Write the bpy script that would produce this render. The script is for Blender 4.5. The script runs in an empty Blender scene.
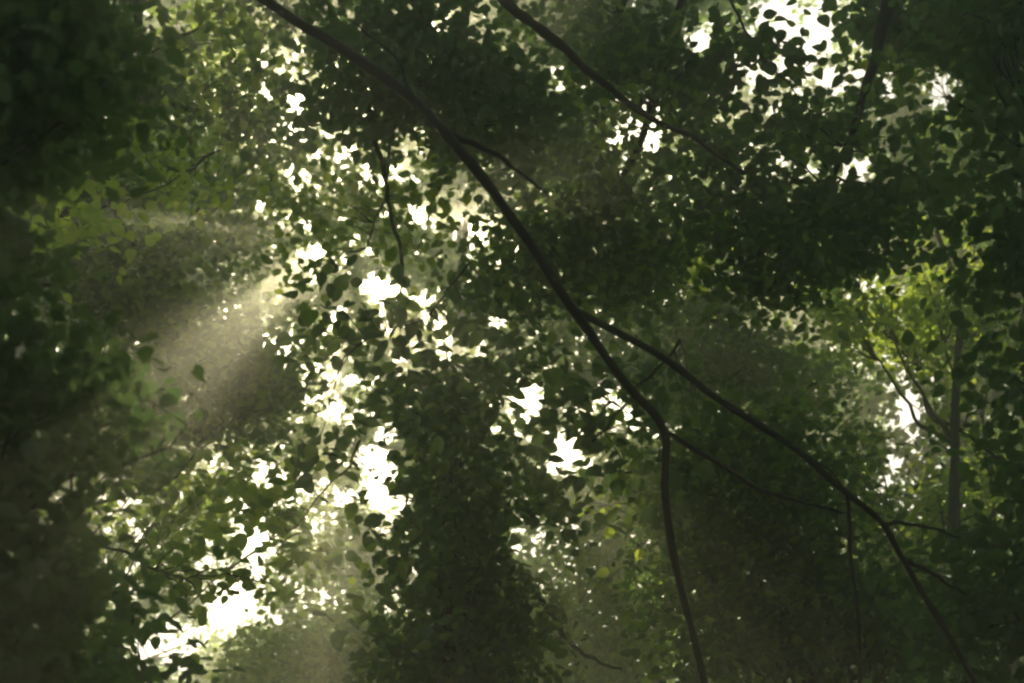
import bpy, math, zlib
import numpy as np
from mathutils import Vector

# ---------------------------------------------------------------- camera
scn = bpy.context.scene
COL = scn.collection
rng = np.random.default_rng(7)
W, H = 1024, 683
LENS, SENSOR = 50.0, 36.0
FPX = W * LENS / SENSOR
PITCH = math.radians(31.0)
CAM = np.array([0.0, 0.0, 1.6])
FWD = np.array([0.0, math.cos(PITCH), math.sin(PITCH)])
UPV = np.array([0.0, -math.sin(PITCH), math.cos(PITCH)])
RGT = np.array([1.0, 0.0, 0.0])

cam_data = bpy.data.cameras.new('camera')
cam = bpy.data.objects.new('camera', cam_data)
COL.objects.link(cam)
cam.location = CAM
cam.rotation_euler = (math.pi / 2 + PITCH, 0, 0)
cam_data.lens = LENS
cam_data.sensor_width = SENSOR
cam_data.clip_start = 0.1
cam_data.clip_end = 3000
cam_data.dof.use_dof = True
cam_data.dof.focus_distance = 8.0
cam_data.dof.aperture_fstop = 2.8
scn.camera = cam


def ray(px, py):
    return FWD + RGT * (px - W / 2) / FPX + UPV * (H / 2 - py) / FPX


def at(px, py, d):
    return CAM + ray(px, py) * d


# ---------------------------------------------------------------- sky, sun, exposure
SUN_PX = (345, 226)
SUN = ray(*SUN_PX)
SUN = SUN / np.linalg.norm(SUN)
SUN_EL = math.asin(SUN[2])
SUN_AZ = math.atan2(SUN[0], SUN[1])

world = bpy.data.worlds.new('World')
scn.world = world
world.use_nodes = True
wn = world.node_tree.nodes
wl = world.node_tree.links
sky = wn.new('ShaderNodeTexSky')
sky.sky_type = 'NISHITA'
sky.sun_disc = False
sky.sun_elevation = SUN_EL
sky.sun_rotation = SUN_AZ
sky.dust_density = 3.0
sky.air_density = 1.0
sky.ozone_density = 0.6
wl.new(sky.outputs[0], wn['Background'].inputs[0])
wn['Background'].inputs[1].default_value = 0.068

sun_data = bpy.data.lights.new('sun', 'SUN')
sun_data.energy = 4.6
sun_data.angle = math.radians(0.6)
sun_data.color = (1.0, 0.80, 0.53)
sun_obj = bpy.data.objects.new('sun', sun_data)
COL.objects.link(sun_obj)
sun_obj.location = (0, 0, 60)
sun_obj.rotation_euler = Vector(SUN).to_track_quat('Z', 'Y').to_euler()

scn.view_settings.view_transform = 'Standard'
scn.view_settings.look = 'None'
scn.view_settings.exposure = 1.02
scn.view_settings.gamma = 1.0
scn.view_settings.use_curve_mapping = False

cy = scn.cycles
cy.max_bounces = 6
cy.diffuse_bounces = 3
cy.transmission_bounces = 4
cy.glossy_bounces = 2
cy.volume_bounces = 1
cy.sample_clamp_indirect = 4.0
cy.filter_width = 2.5
cy.use_denoising = True
cy.use_adaptive_sampling = False

HAZE_DENSITY = 0.0142
HAZE_G = 0.82
HAZE_COLOR = (0.88, 0.95, 0.82)


# ---------------------------------------------------------------- materials
def new_mat(name):
    m = bpy.data.materials.new(name)
    m.use_nodes = True
    m.node_tree.nodes.clear()
    return m, m.node_tree.nodes, m.node_tree.links


def leaf_mat(name, c0, c1, t0, t1, trans=0.5, rough=0.45):
    """Thin leaf: diffuse + translucent + a faint sheen; each leaf gets its own tone."""
    m, n, l = new_mat(name)
    out = n.new('ShaderNodeOutputMaterial')
    geo = n.new('ShaderNodeNewGeometry')
    tex = n.new('ShaderNodeTexNoise')
    tex.inputs['Scale'].default_value = 9.0
    tex.inputs['Detail'].default_value = 3.0
    co = n.new('ShaderNodeTexCoord')
    l.new(co.outputs['Object'], tex.inputs['Vector'])
    add = n.new('ShaderNodeMath')
    add.operation = 'MULTIPLY_ADD'
    l.new(tex.outputs['Fac'], add.inputs[0])
    add.inputs[1].default_value = 0.35
    l.new(geo.outputs['Random Per Island'], add.inputs[2])
    ramp = n.new('ShaderNodeMapRange')
    l.new(add.outputs[0], ramp.inputs['Value'])
    ramp.inputs['From Min'].default_value = 0.1
    ramp.inputs['From Max'].default_value = 1.2
    dm = n.new('ShaderNodeMix'); dm.data_type = 'RGBA'
    dm.inputs[6].default_value = (*c0, 1); dm.inputs[7].default_value = (*c1, 1)
    tm = n.new('ShaderNodeMix'); tm.data_type = 'RGBA'
    tm.inputs[6].default_value = (*t0, 1); tm.inputs[7].default_value = (*t1, 1)
    l.new(ramp.outputs[0], dm.inputs[0]); l.new(ramp.outputs[0], tm.inputs[0])
    d = n.new('ShaderNodeBsdfDiffuse'); l.new(dm.outputs[2], d.inputs['Color'])
    t = n.new('ShaderNodeBsdfTranslucent'); l.new(tm.outputs[2], t.inputs['Color'])
    mx = n.new('ShaderNodeMixShader'); mx.inputs[0].default_value = trans
    l.new(d.outputs[0], mx.inputs[1]); l.new(t.outputs[0], mx.inputs[2])
    g = n.new('ShaderNodeBsdfGlossy'); g.inputs['Roughness'].default_value = rough
    g.inputs['Color'].default_value = (0.9, 0.95, 0.85, 1)
    mg = n.new('ShaderNodeMixShader'); mg.inputs[0].default_value = 0.035
    l.new(mx.outputs[0], mg.inputs[1]); l.new(g.outputs[0], mg.inputs[2])
    l.new(mg.outputs[0], out.inputs['Surface'])
    return m


def bark_mat(name, c0, c1, scale):
    m, n, l = new_mat(name)
    out = n.new('ShaderNodeOutputMaterial')
    b = n.new('ShaderNodeBsdfPrincipled')
    b.inputs['Roughness'].default_value = 0.9
    co = n.new('ShaderNodeTexCoord')
    mp = n.new('ShaderNodeMapping'); mp.inputs['Scale'].default_value = (1, 1, 0.25)
    l.new(co.outputs['Object'], mp.inputs['Vector'])
    tx = n.new('ShaderNodeTexNoise'); tx.inputs['Scale'].default_value = scale
    tx.inputs['Detail'].default_value = 8
    l.new(mp.outputs[0], tx.inputs['Vector'])
    mix = n.new('ShaderNodeMix'); mix.data_type = 'RGBA'
    mix.inputs[6].default_value = (*c0, 1); mix.inputs[7].default_value = (*c1, 1)
    l.new(tx.outputs['Fac'], mix.inputs[0]); l.new(mix.outputs[2], b.inputs['Base Color'])
    bp = n.new('ShaderNodeBump'); bp.inputs['Strength'].default_value = 0.5
    bp.inputs['Distance'].default_value = 0.01
    l.new(tx.outputs['Fac'], bp.inputs['Height']); l.new(bp.outputs[0], b.inputs['Normal'])
    l.new(b.outputs[0], out.inputs['Surface'])
    return m


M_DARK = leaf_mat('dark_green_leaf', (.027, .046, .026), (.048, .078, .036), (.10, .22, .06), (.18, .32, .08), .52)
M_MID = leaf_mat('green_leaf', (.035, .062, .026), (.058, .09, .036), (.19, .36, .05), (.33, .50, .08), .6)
M_SUNLIT_LIME = leaf_mat('sunlit_lime_leaf', (.06, .095, .02), (.09, .12, .025), (.36, .58, .05), (.52, .66, .08), .62)  # lit copy of the green leaf, brightened for sunlit sprays
M_SUNLIT_YEL = leaf_mat('sunlit_yellow_leaf', (.09, .11, .02), (.12, .12, .02), (.40, .66, .05), (.54, .70, .06), .68)  # sunlight shining through the leaf is put into this colour
M_BARK = bark_mat('branch_bark', (.007, .006, .005), (.034, .028, .022), 40)
M_TRUNK = bark_mat('trunk_bark', (.010, .009, .007), (.05, .042, .033), 14)

MATS = {'dark': M_DARK, 'mid': M_MID, 'lime': M_SUNLIT_LIME, 'sunlit_yel': M_SUNLIT_YEL}


# ---------------------------------------------------------------- gaps in the canopy
# (x, y, rx, ry, strength): where the far and middle crowns thin out and the sky shows
GAPS_FAR = [
    (298, 200, 20, 30, .55), (350, 178, 40, 12, .5), (388, 294, 28, 18, .9), (345, 330, 30, 26, .45), (346, 212, 68, 50, .42), (314, 252, 10, 10, .98), (428, 225, 12, 18, .35),
    (382, 478, 29, 46, .9), (350, 425, 26, 36, .45), (320, 380, 30, 36, .4),
    (233, 600, 42, 34, .97), (165, 643, 46, 34, .88), (252, 540, 24, 34, .95), (120, 592, 24, 26, .85),
    (115, 480, 16, 44, .7), (230, 470, 60, 50, .25), (300, 500, 50, 50, .25), (150, 540, 50, 34, .4),
    (525, 400, 24, 30, 1.), (496, 324, 15, 13, .85), (568, 455, 36, 36, .92), (455, 330, 20, 30, .2),
    (625, 412, 44, 28, .75), (660, 428, 14, 16, .9),
    (802, 40, 46, 50, .96), (770, 8, 30, 24, .98), (760, 70, 40, 26, .9), (836, 78, 26, 20, .9),
    (886, 82, 15, 14, .95), (940, 86, 24, 24, .96), (700, 34, 24, 28, .85), (735, 80, 20, 20, .4),
    (640, 132, 36, 34, .85), (612, 150, 16, 16, .6), (815, 165, 62, 18, .62), (780, 120, 60, 22, .5), (740, 180, 16, 16, .4),
    (908, 408, 15, 29, 1.), (888, 480, 11, 10, .9), (885, 435, 14, 20, .25), (940, 450, 10, 18, .45), (905, 520, 14, 12, .4),
    (990, 420, 22, 24, .3), (875, 290, 30, 22, .45),
    (285, 60, 36, 26, .6), (300, 98, 11, 13, .9), (258, 82, 14, 10, .6), (415, 62, 14, 20, .45), (440, 25, 18, 12, .35),
    (565, 78, 34, 16, .55), (640, 4, 22, 10, .7), (510, 12, 14, 8, .5), (605, 25, 20, 12, .3),
    (8, 436, 9, 13, .5), (10, 545, 14, 10, .5), (40, 22, 10, 8, .35), (205, 268, 28, 12, .3),
    (1012, 592, 12, 8, .5), (1016, 675, 10, 8, .6), (525, 540, 30, 16, .4), (470, 520, 14, 10, .3), (405, 610, 34, 14, .7),
    (190, 408, 40, 16, .3), (345, 8, 10, 10, .4), (545, 195, 18, 20, .25), (660, 215, 24, 30, .25),
]
# wide open holes: nothing in front of them but the odd leaf
GAPS_ALL = [
    (316, 250, 11, 11, 1.), (303, 262, 6, 6, .8), (385, 290, 16, 11, .97), (296, 192, 8, 8, .8), (345, 175, 7, 6, .8), (430, 226, 8, 10, .9),
    (360, 342, 7, 7, .9), (525, 398, 15, 19, 1.), (494, 322, 8, 6, .9), (565, 456, 22, 22, .86), (385, 500, 21, 17, 1.),
    (378, 455, 20, 22, .6), (250, 545, 13, 20, 1.), (232, 614, 27, 20, .99), (158, 652, 18, 14, .85), (180, 630, 14, 12, .7),
    (812, 28, 9, 24, 1.), (833, 78, 10, 11, .95), (770, 6, 15, 9, .98), (756, 70, 14, 8, .85), (885, 82, 9, 8, .97),
    (938, 90, 10, 14, .95), (700, 38, 7, 12, .85), (648, 108, 7, 8, .8), (633, 130, 6, 10, .7), (908, 408, 13, 26, 1.), (887, 480, 9, 7, 1.),
    (896, 462, 8, 7, .8), (660, 427, 8, 7, .95), (606, 420, 7, 6, .8), (300, 97, 6, 8, .9), (810, 167, 6, 7, .9), (848, 176, 8, 5, .9),
    (320, 600, 20, 12, .4), (430, 610, 5, 5, .6),
]
# sparkling pinholes between the leaves
for (x, y, rx, ry, k) in [(345, 212, 88, 72, 46), (400, 335, 75, 45, 26), (335, 440, 46, 80, 30), (225, 510, 110, 60, 34), (795, 65, 75, 60, 30), (810, 158, 75, 30, 16),
                          (605, 412, 50, 28, 12), (640, 130, 30, 36, 12), (565, 80, 34, 14, 5), (480, 340, 50, 20, 9), (270, 70, 30, 26, 6), (905, 450, 24, 50, 8), (520, 430, 40, 40, 8), (400, 560, 30, 40, 7)]:
    for _ in range(k):
        a, q = rng.uniform(0, 2 * math.pi), math.sqrt(rng.random())
        w = rng.uniform(4.0, 8.2)
        GAPS_ALL.append((x + rx * q * math.cos(a), y + ry * q * math.sin(a), w * rng.uniform(.8, 1.3), w, .95))
GAPS_FRONT = [(78, 213, 54, 30, 1.), (28, 226, 20, 17, 1.), (12, 360, 14, 8, .9), (6, 436, 8, 11, .9), (12, 545, 12, 8, .8)]
# sunbeams: (x, y, depth, radius m): a corridor towards the sun kept free of leaves from this point on
BEAMS = []


def keep_mask(P, layer):
    v = P - CAM
    dz = v @ FWD
    px = W / 2 + FPX * (v @ RGT) / dz
    py = H / 2 - FPX * (v @ UPV) / dz
    keep = np.ones(len(P))
    lists = [GAPS_ALL]
    if layer == 'front':
        lists.append(GAPS_FRONT)
    elif layer != 'near':
        lists.append(GAPS_FAR)
    # ragged gap edges
    wob = 1 + .28 * np.sin(px * .11 + py * .07) + .22 * np.sin(py * .17 - px * .05 + 1.3) + .18 * np.sin(px * .31 + 2 + py * .23)
    for g in lists:
        for (x, y, rx, ry, a) in g:
            d2 = ((px - x) / rx) ** 2 + ((py - y) / ry) ** 2
            keep *= 1 - a * np.exp(-(d2 * wob) ** 2)
    m = rng.random(len(P)) < keep
    for (x, y, d, r) in BEAMS:
        o = at(x, y, d)
        q = P - o
        t = q @ SUN
        e = np.linalg.norm(q - t[:, None] * SUN, axis=1)
        m &= ~((t > 0) & (e < r * (0.85 + .3 * rng.random(len(P)))))
    return m


# ---------------------------------------------------------------- leaf geometry
def half(pts):
    """Leaf outline from its right half: list of (x, y); folded along the midrib and drooping to the tip."""
    right = pts
    left = [(-x, y) for x, y in reversed(pts)]
    v = [(0, 0)] + right + [(0, 1.0)] + left
    n = len(right)
    V = [(x, y, .30 * abs(x) - .22 * y * y) for x, y in v]
    F = [list(range(0, n + 2)), [0] + list(range(n + 1, 2 * n + 2))]
    return V, F


T_FINE = ([(0, 0, 0), (.33, .45, .10), (0, 1, -.12), (-.33, .45, .10)], [[0, 1, 2], [0, 2, 3]])
T_MID = half([(.22, .12), (.36, .42), (.22, .76)])
_nv, _nf = half([(.13, .02), (.28, .13), (.36, .32), (.35, .52), (.25, .72), (.11, .89)])
T_NEAR = (_nv + [(.022, 0, 0), (-.022, 0, 0), (0, -.42, .06)], _nf + [[len(_nv), len(_nv) + 1, len(_nv) + 2]])
TEMPL = {'fine': T_FINE, 'mid': T_MID, 'near': T_NEAR}


def leaf_mesh(name, P, size, kind, droop, mats, mat_idx=None):
    V, F = TEMPL[kind]
    V = np.array(V, dtype=np.float64)
    k, N = len(V), len(P)
    nrm = SUN * .55 + np.array([0, -.15, .55]) + rng.normal(0, .42, (N, 3))
    nrm /= np.linalg.norm(nrm, axis=1)[:, None]
    dr = rng.normal(0, 1, (N, 3)); dr[:, 2] -= droop
    dr -= (dr * nrm).sum(1)[:, None] * nrm
    dr /= np.linalg.norm(dr, axis=1)[:, None]
    sd = np.cross(dr, nrm)
    wid = (1.0 + .25 * rng.normal(0, .6, N)).clip(.7, 1.4)
    fold = rng.uniform(.3, 1.5, N)
    loc = (V[None, :, 0, None] * (size * wid)[:, None, None] * sd[:, None, :]
           + V[None, :, 1, None] * size[:, None, None] * dr[:, None, :]
           + V[None, :, 2, None] * (size * fold)[:, None, None] * nrm[:, None, :])
    co = (P[:, None, :] + loc).reshape(-1, 3)
    me = bpy.data.meshes.new(name)
    me.vertices.add(len(co))
    me.vertices.foreach_set('co', co.astype(np.float32).ravel())
    loops = np.concatenate([np.array(f) for f in F])
    lens = np.array([len(f) for f in F])
    allv = (loops[None, :] + (np.arange(N) * k)[:, None]).ravel()
    tot = np.tile(lens, N)
    start = np.concatenate([[0], np.cumsum(tot)[:-1]])
    me.loops.add(len(allv))
    me.loops.foreach_set('vertex_index', allv.astype(np.int32))
    me.polygons.add(len(tot))
    me.polygons.foreach_set('loop_start', start.astype(np.int32))
    try:
        me.polygons.foreach_set('loop_total', tot.astype(np.int32))
    except Exception:
        pass
    for m in mats:
        me.materials.append(m)
    if mat_idx is not None and len(mats) > 1:
        me.polygons.foreach_set('material_index', np.repeat(mat_idx, len(F)).astype(np.int32))
    me.update(calc_edges=True)
    me.validate()
    return me


LEAF_AREA = {'fine': .33, 'mid': .50, 'near': .52}


def clump_points(c, rad, n, leaf, flat):
    """Leaf positions: twig ends scattered through an ellipsoid, leaves gathered round each end."""
    per = 17
    k = max(3, n // per)
    u = rng.normal(0, 1, (k, 3)); u /= np.linalg.norm(u, axis=1)[:, None]
    r = rng.random(k) ** .45
    r *= 1 + .16 * np.sin(3.1 * u[:, 0] + 5 * u[:, 2]) + .12 * np.sin(7 * u[:, 2] - 4 * u[:, 0] + 1)
    ctr = u * r[:, None]
    idx = rng.integers(0, k, n)
    X = RGT * rad[0]; Y = UPV * rad[1]; Z = FWD * rad[2]
    cw = c + ctr[:, 0, None] * X + ctr[:, 1, None] * Y + ctr[:, 2, None] * Z
    off = rng.normal(0, 1, (n, 3)) * np.array([2.2, 2.2, 1.2 * flat]) * leaf
    return cw[idx] + off, cw


# ---------------------------------------------------------------- tubes
def spline(pts, n):
    pts = np.array(pts, float)
    if len(pts) < 3:
        t = np.linspace(0, 1, n)[:, None]
        return pts[0] * (1 - t) + pts[-1] * t
    P = np.vstack([2 * pts[0] - pts[1], pts, 2 * pts[-1] - pts[-2]])
    out = []
    segs = len(pts) - 1
    for i in range(n):
        s = i / (n - 1) * segs
        k = min(int(s), segs - 1); t = s - k
        a, b, c, d = P[k:k + 4]
        out.append(.5 * (2 * b + (c - a) * t + (2 * a - 5 * b + 4 * c - d) * t * t + (3 * b - a - 3 * c + d) * t ** 3))
    return np.array(out)


def tube_data(tubes, sides=8):
    V, F = [], []
    for path, r0, r1, wob in tubes:
        base = len(V)
        n = len(path)
        tang = np.gradient(path, axis=0)
        tang /= np.linalg.norm(tang, axis=1)[:, None] + 1e-9
        ref = np.array([.31, .9, .17])
        ph = rng.uniform(0, 6)
        for i in range(n):
            t = tang[i]
            a = np.cross(t, ref); a /= np.linalg.norm(a)
            b = np.cross(t, a)
            s = i / (n - 1)
            r = r0 + (r1 - r0) * s
            r *= 1 + wob * (.5 * math.sin(i * 1.7 + ph) + .5 * math.sin(i * .63 + 2 * ph))
            for q in range(sides):
                an = 2 * math.pi * q / sides
                V.append(path[i] + r * (1 + wob * .5 * math.sin(3 * an + i)) * (math.cos(an) * a + math.sin(an) * b))
        for i in range(n - 1):
            for q in range(sides):
                F.append((base + i * sides + q, base + i * sides + (q + 1) % sides,
                          base + (i + 1) * sides + (q + 1) % sides, base + (i + 1) * sides + q))
        F.append(tuple(base + q for q in reversed(range(sides))))
        F.append(tuple(base + (n - 1) * sides + q for q in range(sides)))
    return V, F


def link_mesh(name, me, parent=None, origin=None):
    if origin is not None:
        me.transform(__import__('mathutils').Matrix.Translation(-Vector(origin)))
    o = bpy.data.objects.new(name, me)
    COL.objects.link(o)
    if parent is not None:
        o.parent = parent
    return o


def tube_obj(name, tubes, mat, parent=None, origin=(0, 0, 0), sides=8):
    V, F = tube_data(tubes, sides)
    me = bpy.data.meshes.new(name)
    me.from_pydata([tuple(v) for v in V], [], F)
    me.materials.append(mat)
    for p in me.polygons:
        p.use_smooth = True
    return link_mesh(name, me, parent, origin)


def wobble(path, amp):
    n = len(path)
    w = np.zeros((n, 3))
    s = np.linspace(0, 1, n)
    for k in (2, 4.3, 7.7, 13):
        w += np.sin(s[:, None] * k * 2 * math.pi * .5 + rng.uniform(0, 6, 3)) * (amp / k) * rng.uniform(.5, 1, 3)
    w *= np.minimum(1, s * 6)[:, None]
    return path + w


def tag(o, label, cat, group=None):
    o['label'] = label
    o['category'] = cat
    if group:
        o['group'] = group


def empty(name, loc):
    o = bpy.data.objects.new(name, None)
    COL.objects.link(o)
    o.location = Vector(loc)
    o.empty_display_size = .3
    return o


def build_leaves(clumps, layer, kind, mats, mix=None, droop=.5, flat=1.0):
    """clumps: (px, py, rx, ry, depth, depth radius m or None, leaf m, LAI)"""
    PP, SS, CC = [], [], []
    for (x, y, rx, ry, d, dr, leaf, lai) in clumps:
        c = at(x, y, d)
        a, b = rx * d / FPX, ry * d / FPX
        dr = dr if dr else .75 * (a + b) / 2
        n = int(lai * math.pi * a * b / (LEAF_AREA[kind] * leaf * leaf * .62))
        P, cw = clump_points(c, (a, b, dr), max(n, 12), leaf, flat)
        m = keep_mask(P, layer)
        PP.append(P[m])
        SS.append((leaf * rng.normal(1, .24, len(P)).clip(.5, 1.6))[m])
        CC.append((c, cw))
    P = np.concatenate(PP); S = np.concatenate(SS)
    mi = None
    if mix is not None:
        mi = rng.choice(len(mats), size=len(P), p=mix)
    return P, S, mi, CC


TOTAL = [0]


def make_tree(label, clumps, trunk_px, r_base, layer='mid', kind='mid', mats=('mid',), mix=None, group=None, name='tree', lean=0, limbs=6, top=None, cat='tree', bend=.12):
    global rng
    rng = np.random.default_rng(zlib.crc32(label.encode()))
    P, S, mi, CC = build_leaves(clumps, layer, kind, [MATS[m] for m in mats], mix)
    TOTAL[0] += len(P)
    d = np.mean([c[4] for c in clumps])
    top_y = float(np.mean([c[1] for c in clumps])) if top is None else top
    tp = at(trunk_px, top_y, d)
    base = np.array([tp[0] + lean, tp[1] + .2, 0.0])
    root = empty(name, base)
    tag(root, label, cat, group)
    mid1 = base * .66 + tp * .34 + np.array([rng.normal(0, .15), rng.normal(0, .15), 0])
    mid2 = base * .33 + tp * .67 + np.array([rng.normal(0, .2), rng.normal(0, .2), 0])
    path = wobble(spline([base, mid1, mid2, tp], 26), bend)
    tube_obj('trunk', [(path, r_base, r_base * .12, .10)], M_TRUNK, root, base, 12)
    # limbs run from the trunk out into the clumps
    order = sorted(CC, key=lambda q: -len(q[1]))[:limbs]
    for (c, cw) in order:
        z0 = min(max(c[2] - 1.6, 2.5), tp[2] - .4)
        i = int(np.argmin(np.abs(path[:, 2] - z0)))
        s0 = path[i]
        rr = r_base * (1 - .75 * i / 25) * .45
        mp = s0 * .5 + c * .5 + np.array([0, 0, -.25])
        tubes = [(wobble(spline([s0, mp, c], 12), .12), rr, rr * .3, .05)]
        pick = rng.choice(len(cw), min(7, len(cw)), replace=False)
        for q in pick:
            e = cw[q]
            tubes.append((wobble(spline([mp * .5 + c * .5, (c + e) / 2 + rng.normal(0, .1, 3), e], 8), .06), rr * .35, rr * .1, .05))
        tube_obj('limb', tubes, M_TRUNK, root, base, 7)
    me = leaf_mesh('crown', P, S, kind, .5, [MATS[m] for m in mats], mi)
    link_mesh('crown', me, root, base)
    return root


def make_bough(label, clumps, stem, r0, r1, layer='near', kind='near', mats=('mid',), mix=None, group=None, name='leafy_bough', twigs=6, cat='bough', droop=.7, flat=1.0):
    """A bough seen without its tree: a stem (pixel, pixel, depth points), twigs and leaves."""
    global rng
    rng = np.random.default_rng(zlib.crc32(label.encode()))
    P, S, mi, CC = build_leaves(clumps, layer, kind, [MATS[m] for m in mats], mix, droop, flat)
    TOTAL[0] += len(P)
    pts = [at(*p) for p in stem]
    base = pts[0]
    root = empty(name, base)
    tag(root, label, cat, group)
    path = wobble(spline(pts, 24), .04)
    tube_obj('stem', [(path, r0, r1, .06)], M_BARK, root, base, 8)
    for (c, cw) in CC:
        pick = rng.choice(len(cw), min(twigs, len(cw)), replace=False)
        for q in pick:
            e = cw[q]
            i = int(np.argmin(np.linalg.norm(path - (e * .6 + c * .4), axis=1)))
            s0 = path[i]
            L = np.linalg.norm(e - s0)
            tw = wobble(spline([s0, s0 * .45 + e * .55 + np.array([0, 0, .12 * L]), e], 8), .03)
            tube_obj('twig', [(tw, max(.004, r1 * .6), .002, .05)], M_BARK, root, base, 5)
    me = leaf_mesh('foliage', P, S, kind, droop, [MATS[m] for m in mats], mi)
    link_mesh('foliage', me, root, base)
    return root


def make_branch(label, main, r0, r1, sides=(), name='bare_branch', group=None):
    """Bare branch: main stem and its side shoots (each a part)."""
    pts = [at(*p) for p in main]
    base = pts[0]
    root = empty(name, base)
    tag(root, label, 'branch', group)
    path = wobble(spline(pts, 60), .035)
    tube_obj('main_stem', [(path, r0, r1, .13)], M_BARK, root, base, 12)
    for (sp, a, b) in sides:
        q = [at(*p) for p in sp]
        i = int(np.argmin(np.linalg.norm(path - q[0], axis=1)))
        q[0] = path[i]
        tube_obj('side_shoot', [(wobble(spline(q, 26), .014), a, b, .08)], M_BARK, root, base, 8)
    return root


# ---------------------------------------------------------------- ground
def ground_mat():
    m, n, l = new_mat('forest_floor')
    out = n.new('ShaderNodeOutputMaterial')
    b = n.new('ShaderNodeBsdfPrincipled'); b.inputs['Roughness'].default_value = .95
    tx = n.new('ShaderNodeTexNoise'); tx.inputs['Scale'].default_value = 3; tx.inputs['Detail'].default_value = 10
    co = n.new('ShaderNodeTexCoord'); l.new(co.outputs['Object'], tx.inputs['Vector'])
    mx = n.new('ShaderNodeMix'); mx.data_type = 'RGBA'
    mx.inputs[6].default_value = (.02, .018, .010, 1); mx.inputs[7].default_value = (.06, .05, .03, 1)
    l.new(tx.outputs['Fac'], mx.inputs[0]); l.new(mx.outputs[2], b.inputs['Base Color'])
    l.new(b.outputs[0], out.inputs['Surface'])
    return m


N = 60
xs = np.linspace(-44, 44, N)
gv, gf = [], []
for j in range(N):
    for i in range(N):
        x, y = xs[i], xs[j] + 4
        gv.append((x, y, .12 * math.sin(x * .35) * math.cos(y * .28) - .12))
for j in range(N - 1):
    for i in range(N - 1):
        a = j * N + i
        gf.append((a, a + 1, a + N + 1, a + N))
gm = bpy.data.meshes.new('ground')
gm.from_pydata(gv, [], gf)
gm.materials.append(ground_mat())
g = link_mesh('ground', gm)
g['kind'] = 'structure'

# ---------------------------------------------------------------- sunbeams
BEAMS += [
    (215, 372, 5.5, .13),
    (560, 600, 6.0, .12), (600, 640, 6.0, .10),
    (320, 610, 6.5, .24),
    (80, 215, 7.3, .13), (30, 225, 7.4, .10),
    (875, 305, 15.2, .72), (215, 60, 15.4, .6), 
    (632, 548, 9.3, .16), (605, 500, 10.5, .30), (895, 607, 9.3, .10), (905, 640, 11.5, .2),
    (120, 480, 13.4, .35), (690, 245, 11.2, .38), (975, 190, 16.2, .45), (880, 70, 10.8, .2), (210, 470, 13.4, .3),
]

# ---------------------------------------------------------------- far wood: trees at 22 to 33 m
FAR_LABELS = [
    'far tree behind the dark trunk at the left edge of the canopy',
    'far hazy tree with olive crown left of the sunlit gap',
    'far tree with thin crown around the brightest star-shaped gap of sky',
    'far hazy tree behind the centre column of dark leaves',
    'far tree behind the fork of the long bare branch',
    'far dim tree behind the middle of the right-hand bare branch',
    'far tree with forked trunk beside the oval pale gap at right',
    'far dark tree at the right edge of the canopy',
]
far_x = [40, 185, 330, 470, 610, 755, 945, 1040]
for i, x in enumerate(far_x):
    D = [26, 30, 27, 31, 26, 30, 24, 27][i]
    cl = []
    for y in (-60, 60, 180, 300, 420, 540, 660, 760):
        cl.append((x + rng.normal(0, 22), y + rng.normal(0, 15), 118, 92, D + rng.normal(0, 1.2), 1.6, .15, 2.0))
    make_tree(FAR_LABELS[i], cl, 512 + ([30, 95, 475, 455, 700, 770, 1000, 1040][i] - 512) * .9, .26, 'far', 'fine', ('mid', 'dark', 'lime'), (.6, .25, .15), 'trees in the hazy wood behind', limbs=6, top=120)

print('far leaves', TOTAL[0])
# ---------------------------------------------------------------- middle trees
make_tree('near black tree filling the left edge from top to bottom',  # close leaves added to darken the left edge and cut the sunbeam short
          [(15, 60, 105, 130, 3.6, .45, .045, 6.0), (-50, 240, 70, 100, 3.6, .45, .045, 6.0), (-8, 420, 84, 110, 3.4, .45, .045, 6.0), (5, 590, 86, 110, 3.4, .45, .045, 6.2), (20, 690, 60, 50, 3.5, .4, .05, 4.0), (112, 425, 58, 56, 4.0, .3, .045, 2.6)],
          -20, .06, layer='front', mats=('dark',), top=0)
make_tree('dark tree closing off the right edge of the view',
          [(1015, 50, 60, 110, 6, .6, .065, 3.6), (1035, 230, 60, 120, 6, .6, .065, 3.4), (1030, 420, 50, 100, 6, .6, .065, 2.8), (1010, 610, 75, 100, 6, .6, .065, 4)],
          1050, .09, mats=('dark',), top=0)
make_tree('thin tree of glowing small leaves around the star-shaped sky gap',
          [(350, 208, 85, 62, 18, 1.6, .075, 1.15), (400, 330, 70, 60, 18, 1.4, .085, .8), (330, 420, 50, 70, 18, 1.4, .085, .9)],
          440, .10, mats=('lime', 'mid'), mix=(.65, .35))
make_tree('dark column of leaves standing at the bottom centre',
          [(445, 420, 62, 70, 7.26, 0.59, 0.060, 2.75), (468, 520, 72, 80, 7.26, 0.59, 0.060, 3.25), (472, 620, 76, 90, 7.26, 0.66, 0.060, 4.25), (440, 690, 70, 70, 7.26, 0.66, 0.060, 3.75)],
          455, .12, mats=('dark', 'mid'), mix=(.75, .25))
make_tree('dim green tree in soft shade at the lower right behind the bare branches',
          [(760, 600, 130, 110, 8.40, 0.96, 0.059, 3.52), (760, 480, 110, 80, 8.40, 0.84, 0.059, 2.86), (880, 640, 110, 80, 7.80, 0.84, 0.059, 3.30), (690, 520, 60, 90, 9.00, 0.60, 0.059, 1.76)],
          790, .15, mats=('dark', 'mid'), mix=(.7, .3))
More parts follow.
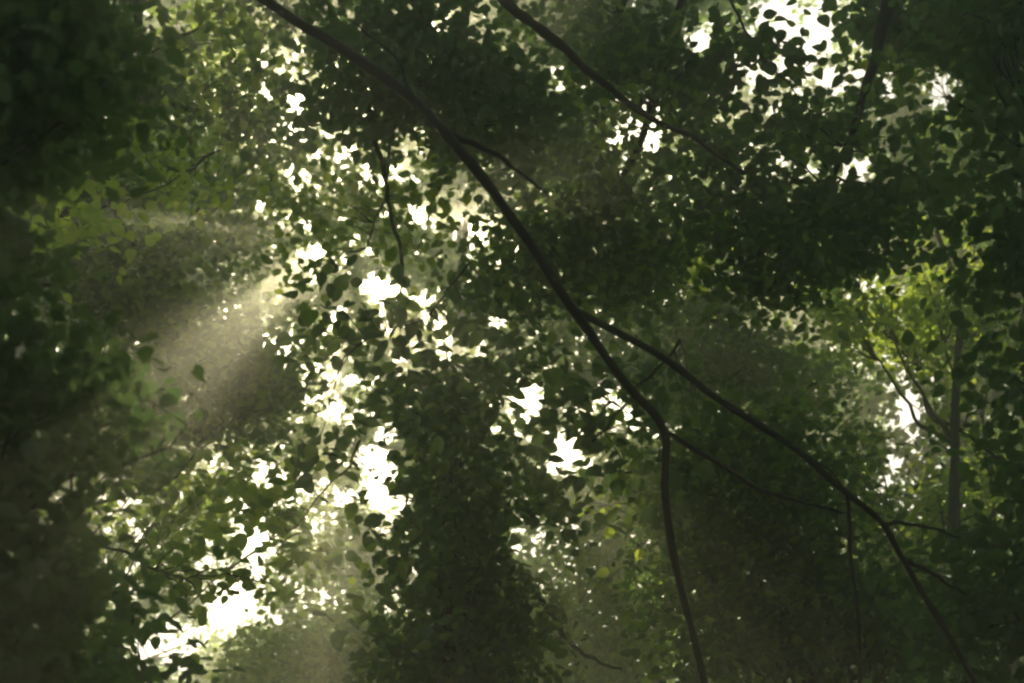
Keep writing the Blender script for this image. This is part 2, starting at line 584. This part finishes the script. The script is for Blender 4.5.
make_bough('dark mass of leaves hanging below the dotted gaps at upper right',
          [(800, 235, 115, 75, 8.25, 0.75, 0.065, 3.52), (720, 170, 60, 70, 8.62, 0.75, 0.065, 1.76), (880, 190, 70, 60, 8.25, 0.68, 0.065, 2.42), (820, 130, 90, 40, 8.25, 0.52, 0.065, 1.21)],
          [(900, -60, 8.25), (870, 80, 8.25), (810, 230, 8.25)], .05, .012, 'mid', 'mid', mats=('dark', 'mid'), mix=(.8, .2))
make_bough('round dark clump in the haze right of the upper long branch',
          [(590, 235, 85, 80, 9.75, 0.90, 0.065, 3.30), (500, 265, 55, 70, 9.75, 0.75, 0.065, 2.09), (650, 270, 60, 60, 10.50, 0.75, 0.065, 2.20)],
          [(700, -60, 9.75), (650, 120, 9.75), (575, 250, 9.75)], .05, .012, 'mid', 'mid', mats=('dark', 'mid'), mix=(.7, .3))
make_tree('olive tree behind the pale sunbeam at left',
          [(200, 350, 95, 85, 12, 1.2, 0.080, 2.6), (215, 220, 80, 50, 12.5, 1.1, 0.080, 1.2), (250, 400, 70, 60, 12, 1, 0.080, 2.4), (150, 420, 60, 60, 12.5, 1, 0.080, 1.3), (70, 210, 85, 75, 10.5, .8, .075, 3.2), (110, 310, 80, 60, 10.5, .8, .075, 2.8), (170, 250, 50, 40, 11, .8, .075, 1.6)],
          60, .10, mats=('dark', 'mid'), mix=(.55, .45))
make_tree('tree with lit olive leaves at the upper left below the top edge',
          [(210, 70, 75, 80, 14, 1.2, 0.084, 1.3), (150, 170, 70, 60, 14, 1.1, 0.084, 1.3), (260, 160, 50, 60, 13, 1, 0.084, 1.6)],
          40, .11, mats=('mid', 'lime'), mix=(.6, .4))
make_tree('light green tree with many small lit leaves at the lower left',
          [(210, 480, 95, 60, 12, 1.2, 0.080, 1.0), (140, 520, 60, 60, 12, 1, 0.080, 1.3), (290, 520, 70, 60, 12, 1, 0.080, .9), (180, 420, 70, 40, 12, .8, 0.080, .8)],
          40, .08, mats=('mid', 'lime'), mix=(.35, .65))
make_tree('soft hazy bush top in the sunbeam at the bottom left of centre',
          [(310, 660, 80, 62, 15, 1.2, 0.084, 2.4), (380, 640, 50, 50, 15, 1, 0.084, 2), (250, 690, 50, 50, 15, 1, 0.084, 2)],
          320, .09, mats=('mid', 'lime'), mix=(.7, .3))
make_tree('hazy green tree lit by a sunbeam under the branch fork',
          [(610, 560, 75, 70, 16, 1.3, 0.084, 1.8), (600, 650, 90, 60, 16, 1.3, 0.084, 2.6), (640, 480, 60, 50, 16, 1, 0.084, 1.5)],
          470, .07, mats=('mid', 'lime'), mix=(.6, .4))
make_tree('tree with bright lime leaves right of centre above the pale oval gap',
          [(880, 300, 54, 46, 14, .8, 0.076, 1.7), (850, 320, 40, 30, 14, .7, 0.076, 1.3), (905, 340, 40, 40, 14.5, .7, 0.076, 1.5), (938, 300, 26, 40, 13.5, .4, .07, 1.3), (950, 410, 20, 60, 13.5, .4, .07, .9), (945, 510, 36, 34, 13.5, .4, .07, 2.2)],
          915, .12, mats=('lime', 'mid'), mix=(.8, .2), top=180, bend=.5)
make_tree('green tree right of the middle with scattered lit leaf edges',
          [(700, 300, 80, 80, 17, 1.3, 0.084, 2.0), (700, 390, 80, 60, 17, 1.2, 0.084, 2.2), (790, 370, 80, 70, 17, 1.2, 0.084, 2.4), (670, 240, 50, 50, 17, 1, 0.084, 1.2)],
          735, .12, mats=('mid', 'dark'), mix=(.55, .45))
make_tree('dim tree at right with lit leaf specks up its side',
          [(970, 180, 60, 90, 15, 1, 0.084, 1.5), (960, 320, 60, 70, 15, 1, 0.084, 2.0), (985, 480, 60, 80, 15, 1, 0.084, 1.6), (855, 470, 36, 60, 15, 1, .075, 1.8), (900, 550, 60, 36, 15, 1, .075, 1.6)],
          975, .11, mats=('dark', 'lime'), mix=(.6, .4))

# ---------------------------------------------------------------- boughs hanging in from above
make_bough('dark leafy bough across the top centre under the long branch',
           [(430, 60, 95, 75, 8.07, 0.68, 0.068, 2.99), (500, 110, 75, 65, 8.50, 0.68, 0.068, 2.53), (350, 50, 60, 60, 8.07, 0.68, 0.068, 2.07), (360, 130, 60, 40, 8.50, 0.51, 0.068, 1.61)],
           [(380, -80, 8.07), (430, 30, 8.16), (470, 130, 8.42)], .05, .012, 'mid', 'mid', ('dark',))
make_bough('dark hazy bough at the top right of centre behind the thin branch',
           [(610, 45, 95, 60, 9.60, 0.80, 0.068, 2.42), (690, 110, 50, 60, 9.60, 0.72, 0.068, 1.98), (560, 140, 60, 50, 10.40, 0.72, 0.068, 1.76)],
           [(640, -80, 9.60), (620, 20, 9.60), (600, 120, 9.92)], .06, .014, 'mid', 'mid', ('dark', 'mid'), (.8, .2))
make_bough('dark bough hanging over the top right corner',
           [(920, 25, 85, 50, 10, .8, 0.076, 3.0), (870, 40, 40, 35, 10, .6, 0.076, 1.8), (985, 60, 50, 60, 10, .8, 0.076, 2.4)],
           [(960, -90, 10), (930, 0, 10), (890, 55, 10)], .05, .012, 'mid', 'mid', ('dark',))
make_bough('dark bough over the top left corner of the canopy',
           [(85, 40, 75, 70, 10, .8, 0.076, 2.6), (250, 15, 60, 40, 10.5, .7, 0.076, 1.6), (130, 120, 60, 40, 10, .7, 0.076, 1.6), (250, 110, 55, 40, 10.5, .7, 0.076, 1.7)],
           [(150, -90, 10), (140, 0, 10), (160, 110, 10.2)], .05, .012, 'mid', 'mid', ('dark', 'mid'), (.8, .2))

# near sprays with leaves one can tell apart
make_bough('spray of small translucent leaves over the star-shaped sky gap',
           [(350, 205, 72, 60, 9, .7, 0.060, .65), (300, 225, 34, 60, 9, .5, 0.060, .5), (430, 210, 34, 60, 9, .5, 0.060, .8)],
           [(395, 110, 9), (385, 180, 9), (370, 250, 9)], .014, .005, mats=('mid', 'lime'), mix=(.6, .4))
make_bough('spray of rounded dark leaves below the star-shaped sky gap',
           [(390, 325, 62, 36, 7.5, .5, 0.083, 1.1), (330, 335, 36, 50, 8, .5, 0.077, .8), (440, 350, 40, 50, 8, .5, 0.077, 1.2), (330, 420, 26, 50, 8.5, .5, 0.077, .6)],
           [(470, 262, 7.7), (430, 310, 7.6), (360, 345, 7.5)], .006, .003, mats=('dark', 'mid'), mix=(.6, .4))
make_bough('hanging cluster of broad dark leaves beside the tall gap left of the column',
           [(375, 545, 26, 50, 8, .4, 0.094, 1.3), (345, 480, 22, 45, 8, .4, 0.084, 1.0), (400, 600, 36, 40, 7.5, .4, 0.094, 1.3), (425, 500, 20, 60, 8, .4, 0.084, 1.5), (385, 425, 40, 20, 8, .4, 0.081, .9)],
           [(440, 380, 8), (415, 480, 8), (390, 590, 7.7)], .012, .005, mats=('dark', 'mid'), mix=(.8, .2))
make_bough('low spray of dark leaves at the lower left corner',
           [(110, 640, 46, 48, 5.5, .35, 0.066, 2.2), (140, 670, 40, 20, 5.5, .3, 0.066, 1.8), (95, 600, 24, 24, 5.6, .25, 0.062, 1.4), (172, 672, 18, 12, 5.5, .2, 0.060, 1.2)],
           [(20, 700, 5.6), (70, 670, 5.5), (130, 630, 5.5)], .014, .005, mats=('dark',))
make_bough('small hanging spray of leaves against the bright gap at lower left',
           [(188, 604, 22, 14, 7, .2, 0.064, 1.0), (190, 572, 54, 26, 7, .4, 0.060, 1.5), (255, 590, 30, 22, 7, .3, 0.046, .8), (150, 560, 40, 30, 8, .4, 0.049, 1.0)],
           [(90, 540, 7), (140, 560, 7), (200, 590, 6.6)], .010, .004, mats=('mid', 'lime'), mix=(.7, .3))
make_bough('spray of lit leaves right of the lower left gap',
           [(300, 510, 50, 50, 9, .5, 0.081, 1.1), (265, 480, 40, 30, 9, .5, 0.081, 1.0), (300, 565, 40, 26, 9, .4, 0.081, 1.0)],
           [(360, 440, 9), (330, 490, 9), (280, 540, 9)], .010, .004, mats=('mid', 'lime'), mix=(.55, .45))
make_bough('spray of dark leaves between the two bright centre gaps',
           [(520, 465, 40, 36, 8.5, .5, 0.084, 1.7), (545, 505, 46, 18, 8.2, .3, 0.089, 1.7), (545, 420, 18, 40, 8.5, .3, 0.084, .9), (500, 360, 46, 34, 9, .5, 0.081, 1.5), (470, 420, 36, 40, 9, .5, 0.084, 1.6)],
           [(440, 440, 9), (490, 460, 8.6), (570, 500, 8.2)], .012, .004, mats=('dark', 'mid'), mix=(.8, .2))
make_bough('leaves hanging under the long branch above its fork',
           [(600, 425, 52, 30, 7.5, .4, 0.083, 1.25), (575, 385, 46, 34, 8, .4, 0.083, 1.5), (610, 465, 36, 34, 7.6, .4, 0.083, 1.4), (650, 395, 40, 30, 8, .4, 0.081, 1.4), (700, 430, 36, 30, 8.5, .4, 0.081, 1.0)],
           [(680, 340, 8), (640, 390, 7.8), (590, 440, 7.5)], .010, .004, mats=('dark', 'mid'), mix=(.7, .3))
make_bough('spray of dark rounded leaves over the broad gap at upper right',
           [(800, 62, 62, 44, 9, .5, 0.081, .95), (735, 60, 46, 46, 9, .5, 0.081, 1.5), (850, 95, 36, 24, 9, .4, 0.081, .9), (770, 115, 60, 26, 9, .5, 0.081, 1.2), (830, 130, 60, 26, 9, .4, 0.081, 1.3)],
           [(720, -40, 9), (750, 40, 9), (810, 110, 9)], .012, .004, mats=('dark', 'mid'), mix=(.75, .25))
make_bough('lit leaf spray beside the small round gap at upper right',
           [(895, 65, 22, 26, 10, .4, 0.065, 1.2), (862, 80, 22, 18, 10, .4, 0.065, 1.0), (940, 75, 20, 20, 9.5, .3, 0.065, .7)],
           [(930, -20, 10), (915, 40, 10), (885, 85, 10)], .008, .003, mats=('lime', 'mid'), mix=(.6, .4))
make_bough('leaf spray over the speckled gap beside the thin top branch',
           [(640, 130, 38, 38, 9, .5, 0.065, 1.2), (612, 155, 20, 18, 9, .3, 0.065, 1.0), (575, 85, 40, 18, 10, .4, 0.061, 1.1)],
           [(690, 60, 9), (660, 100, 9), (625, 150, 9)], .008, .003, mats=('mid', 'lime'), mix=(.6, .4))
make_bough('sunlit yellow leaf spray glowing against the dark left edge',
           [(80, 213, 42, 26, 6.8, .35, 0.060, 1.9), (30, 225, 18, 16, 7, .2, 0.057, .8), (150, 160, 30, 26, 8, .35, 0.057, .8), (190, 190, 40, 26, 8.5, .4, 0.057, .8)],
           [(220, 150, 8.6), (150, 190, 7.8), (60, 220, 7)], .008, .003, mats=('sunlit_yel', 'lime'), mix=(.75, .25))
make_bough('lime leaf spray near the small gaps at the top left',
           [(270, 60, 36, 30, 10, .4, 0.065, 1.0), (225, 30, 30, 26, 10, .4, 0.065, .8), (200, 95, 26, 20, 10, .4, 0.065, .7)],
           [(330, -30, 10), (290, 30, 10), (220, 80, 10)], .008, .003, mats=('lime', 'mid'), mix=(.6, .4))
make_bough('pair of yellow leaves glowing left of the hanging branch',
           [(636, 550, 15, 6, 9, .1, .085, .9), (605, 505, 46, 18, 10, .3, .055, .6)],
           [(690, 560, 9.2), (660, 545, 9), (625, 545, 9)], .006, .003, mats=('sunlit_yel', 'lime'), mix=(.5, .5), twigs=4)
make_bough('few lime leaves between the forked twigs at lower right',
           [(893, 607, 9, 9, 9, .1, 0.091, 1.2), (905, 640, 26, 30, 11, .3, 0.068, .6), (690, 435, 10, 10, 9, .1, 0.068, .8), (686, 545, 10, 8, 9.4, .1, 0.068, .8)][:2],
           [(940, 600, 9.2), (915, 605, 9), (890, 605, 9)], .006, .003, mats=('lime',), twigs=4)
make_bough('green leaf spray with lit edges at right of the round dark clump',
           [(680, 225, 34, 34, 10, .4, 0.065, 1.0), (700, 280, 26, 26, 10.5, .4, 0.065, .9)],
           [(740, 150, 10), (710, 200, 10), (680, 260, 10.2)], .008, .003, mats=('lime', 'mid'), mix=(.5, .5))

# ---------------------------------------------------------------- bare branches in front
make_branch('long bare branch slanting from the top left to a fork at the lower centre',
            [(225, -30, 5.6), (285, 12, 5.5), (345, 48, 5.4), (405, 92, 5.3), (448, 128, 5.2), (488, 178, 5.2), (525, 235, 5.2), (560, 295, 5.2), (600, 352, 5.2), (632, 397, 5.2), (660, 436, 5.2),
             (663, 490, 5.2), (673, 550, 5.2), (688, 615, 5.2), (707, 700, 5.2)], .0215, .0135,
            sides=[([(448, 128, 5.2), (500, 158, 5.35), (548, 194, 5.5)], .014, .005),
                   ([(660, 436, 5.2), (710, 458, 5.3), (770, 492, 5.4), (842, 514, 5.6)], .011, .005),
                   ([(415, 98, 5.25), (395, 60, 5.4), (350, 20, 5.6)], .008, .003)])
make_branch('second bare branch slanting down to the lower right with forked twigs',
            [(574, 310, 5.9), (638, 344, 5.8), (690, 374, 5.7), (740, 407, 5.6), (795, 445, 5.5), (840, 487, 5.4), (880, 527, 5.4), (905, 566, 5.4), (935, 618, 5.4), (975, 690, 5.4)], .0155, .0105,
            sides=[([(880, 527, 5.4), (915, 526, 5.5), (960, 535, 5.6)], .010, .004),
                   ([(846, 500, 5.4), (852, 560, 5.4), (858, 610, 5.4), (857, 690, 5.4)], .009, .006),
                   ([(905, 560, 5.4), (935, 575, 5.5), (965, 595, 5.6)], .010, .004),
                   ([(790, 440, 5.5), (830, 470, 5.3), (850, 500, 5.3)], .005, .003)])
make_branch('thin bare branch crossing the top of the view right of centre',
            [(480, -25, 7.2), (520, 12, 7.1), (565, 50, 7), (605, 85, 7), (650, 118, 7), (695, 140, 7), (745, 172, 7)], .030, .008)
make_branch('short drooping bare branch at the bottom centre',
            [(535, 590, 8.4), (558, 628, 8.2), (578, 648, 8), (600, 662, 8), (618, 668, 8)], .020, .006)
make_branch('thin twig hanging in front of the star-shaped gap',
            [(365, 90, 8.2), (384, 165, 8), (390, 210, 8), (398, 260, 8), (402, 300, 8)], .015, .008)
make_branch('thin dark branch drooping beside the yellow leaf spray at left',
            [(60, -30, 9), (85, 60, 9), (98, 140, 9), (112, 200, 9), (135, 245, 9)], .035, .012)

# ---------------------------------------------------------------- unseen wood added around and overhead to keep sky light off the view
n = 52000
pts = []
while len(pts) < n:
    q = np.column_stack([rng.uniform(-30, 30, 4000), rng.uniform(-22, 34, 4000), rng.uniform(5, 24, 4000)])
    r = np.hypot(q[:, 0], q[:, 1])
    v = q - CAM
    dz = v @ FWD
    px = np.where(dz > .1, W / 2 + FPX * (v @ RGT) / np.maximum(dz, .1), 9e9)
    py = np.where(dz > .1, H / 2 - FPX * (v @ UPV) / np.maximum(dz, .1), 9e9)
    inside = (px > -70) & (px < W + 70) & (py > -70) & (py < H + 70)
    # the added leaves close overhead and come down to the sides
    shell = (q[:, 2] > 9 + 3 * np.sin(q[:, 0] * .4) * np.cos(q[:, 1] * .3)) | (r > 14)
    ok = shell & ~inside & (np.linalg.norm(v, axis=1) > 8.5)
    pts += list(q[ok])
Pw = np.array(pts[:n])
me = leaf_mesh('added_woods', Pw, rng.uniform(.32, .5, n), 'mid', .3, [M_DARK])
w = link_mesh('added_woods', me)
w['kind'] = 'stuff'
w['label'] = 'unseen wood added around the view and overhead for shade'

# ---------------------------------------------------------------- haze
hx, y0, y1, z0, z1 = 46, -42, 50, -1.3, 30
hv = [(x, y, z) for z in (z0, z1) for y in (y0, y1) for x in (-hx, hx)]
hf = [(0, 2, 3, 1), (4, 5, 7, 6), (0, 1, 5, 4), (2, 6, 7, 3), (0, 4, 6, 2), (1, 3, 7, 5)]
hm = bpy.data.meshes.new('haze')
hm.from_pydata(hv, [], hf)
m, nn, ll = new_mat('haze')
out = nn.new('ShaderNodeOutputMaterial')
pv = nn.new('ShaderNodeVolumePrincipled')
pv.inputs['Color'].default_value = (*HAZE_COLOR, 1)
pv.inputs['Density'].default_value = HAZE_DENSITY
pv.inputs['Anisotropy'].default_value = HAZE_G
ll.new(pv.outputs[0], out.inputs['Volume'])
hm.materials.append(m)
hz = link_mesh('haze', hm)
hz['kind'] = 'stuff'
hz['label'] = 'thin pale haze between the trees'
print('leaves', TOTAL[0])
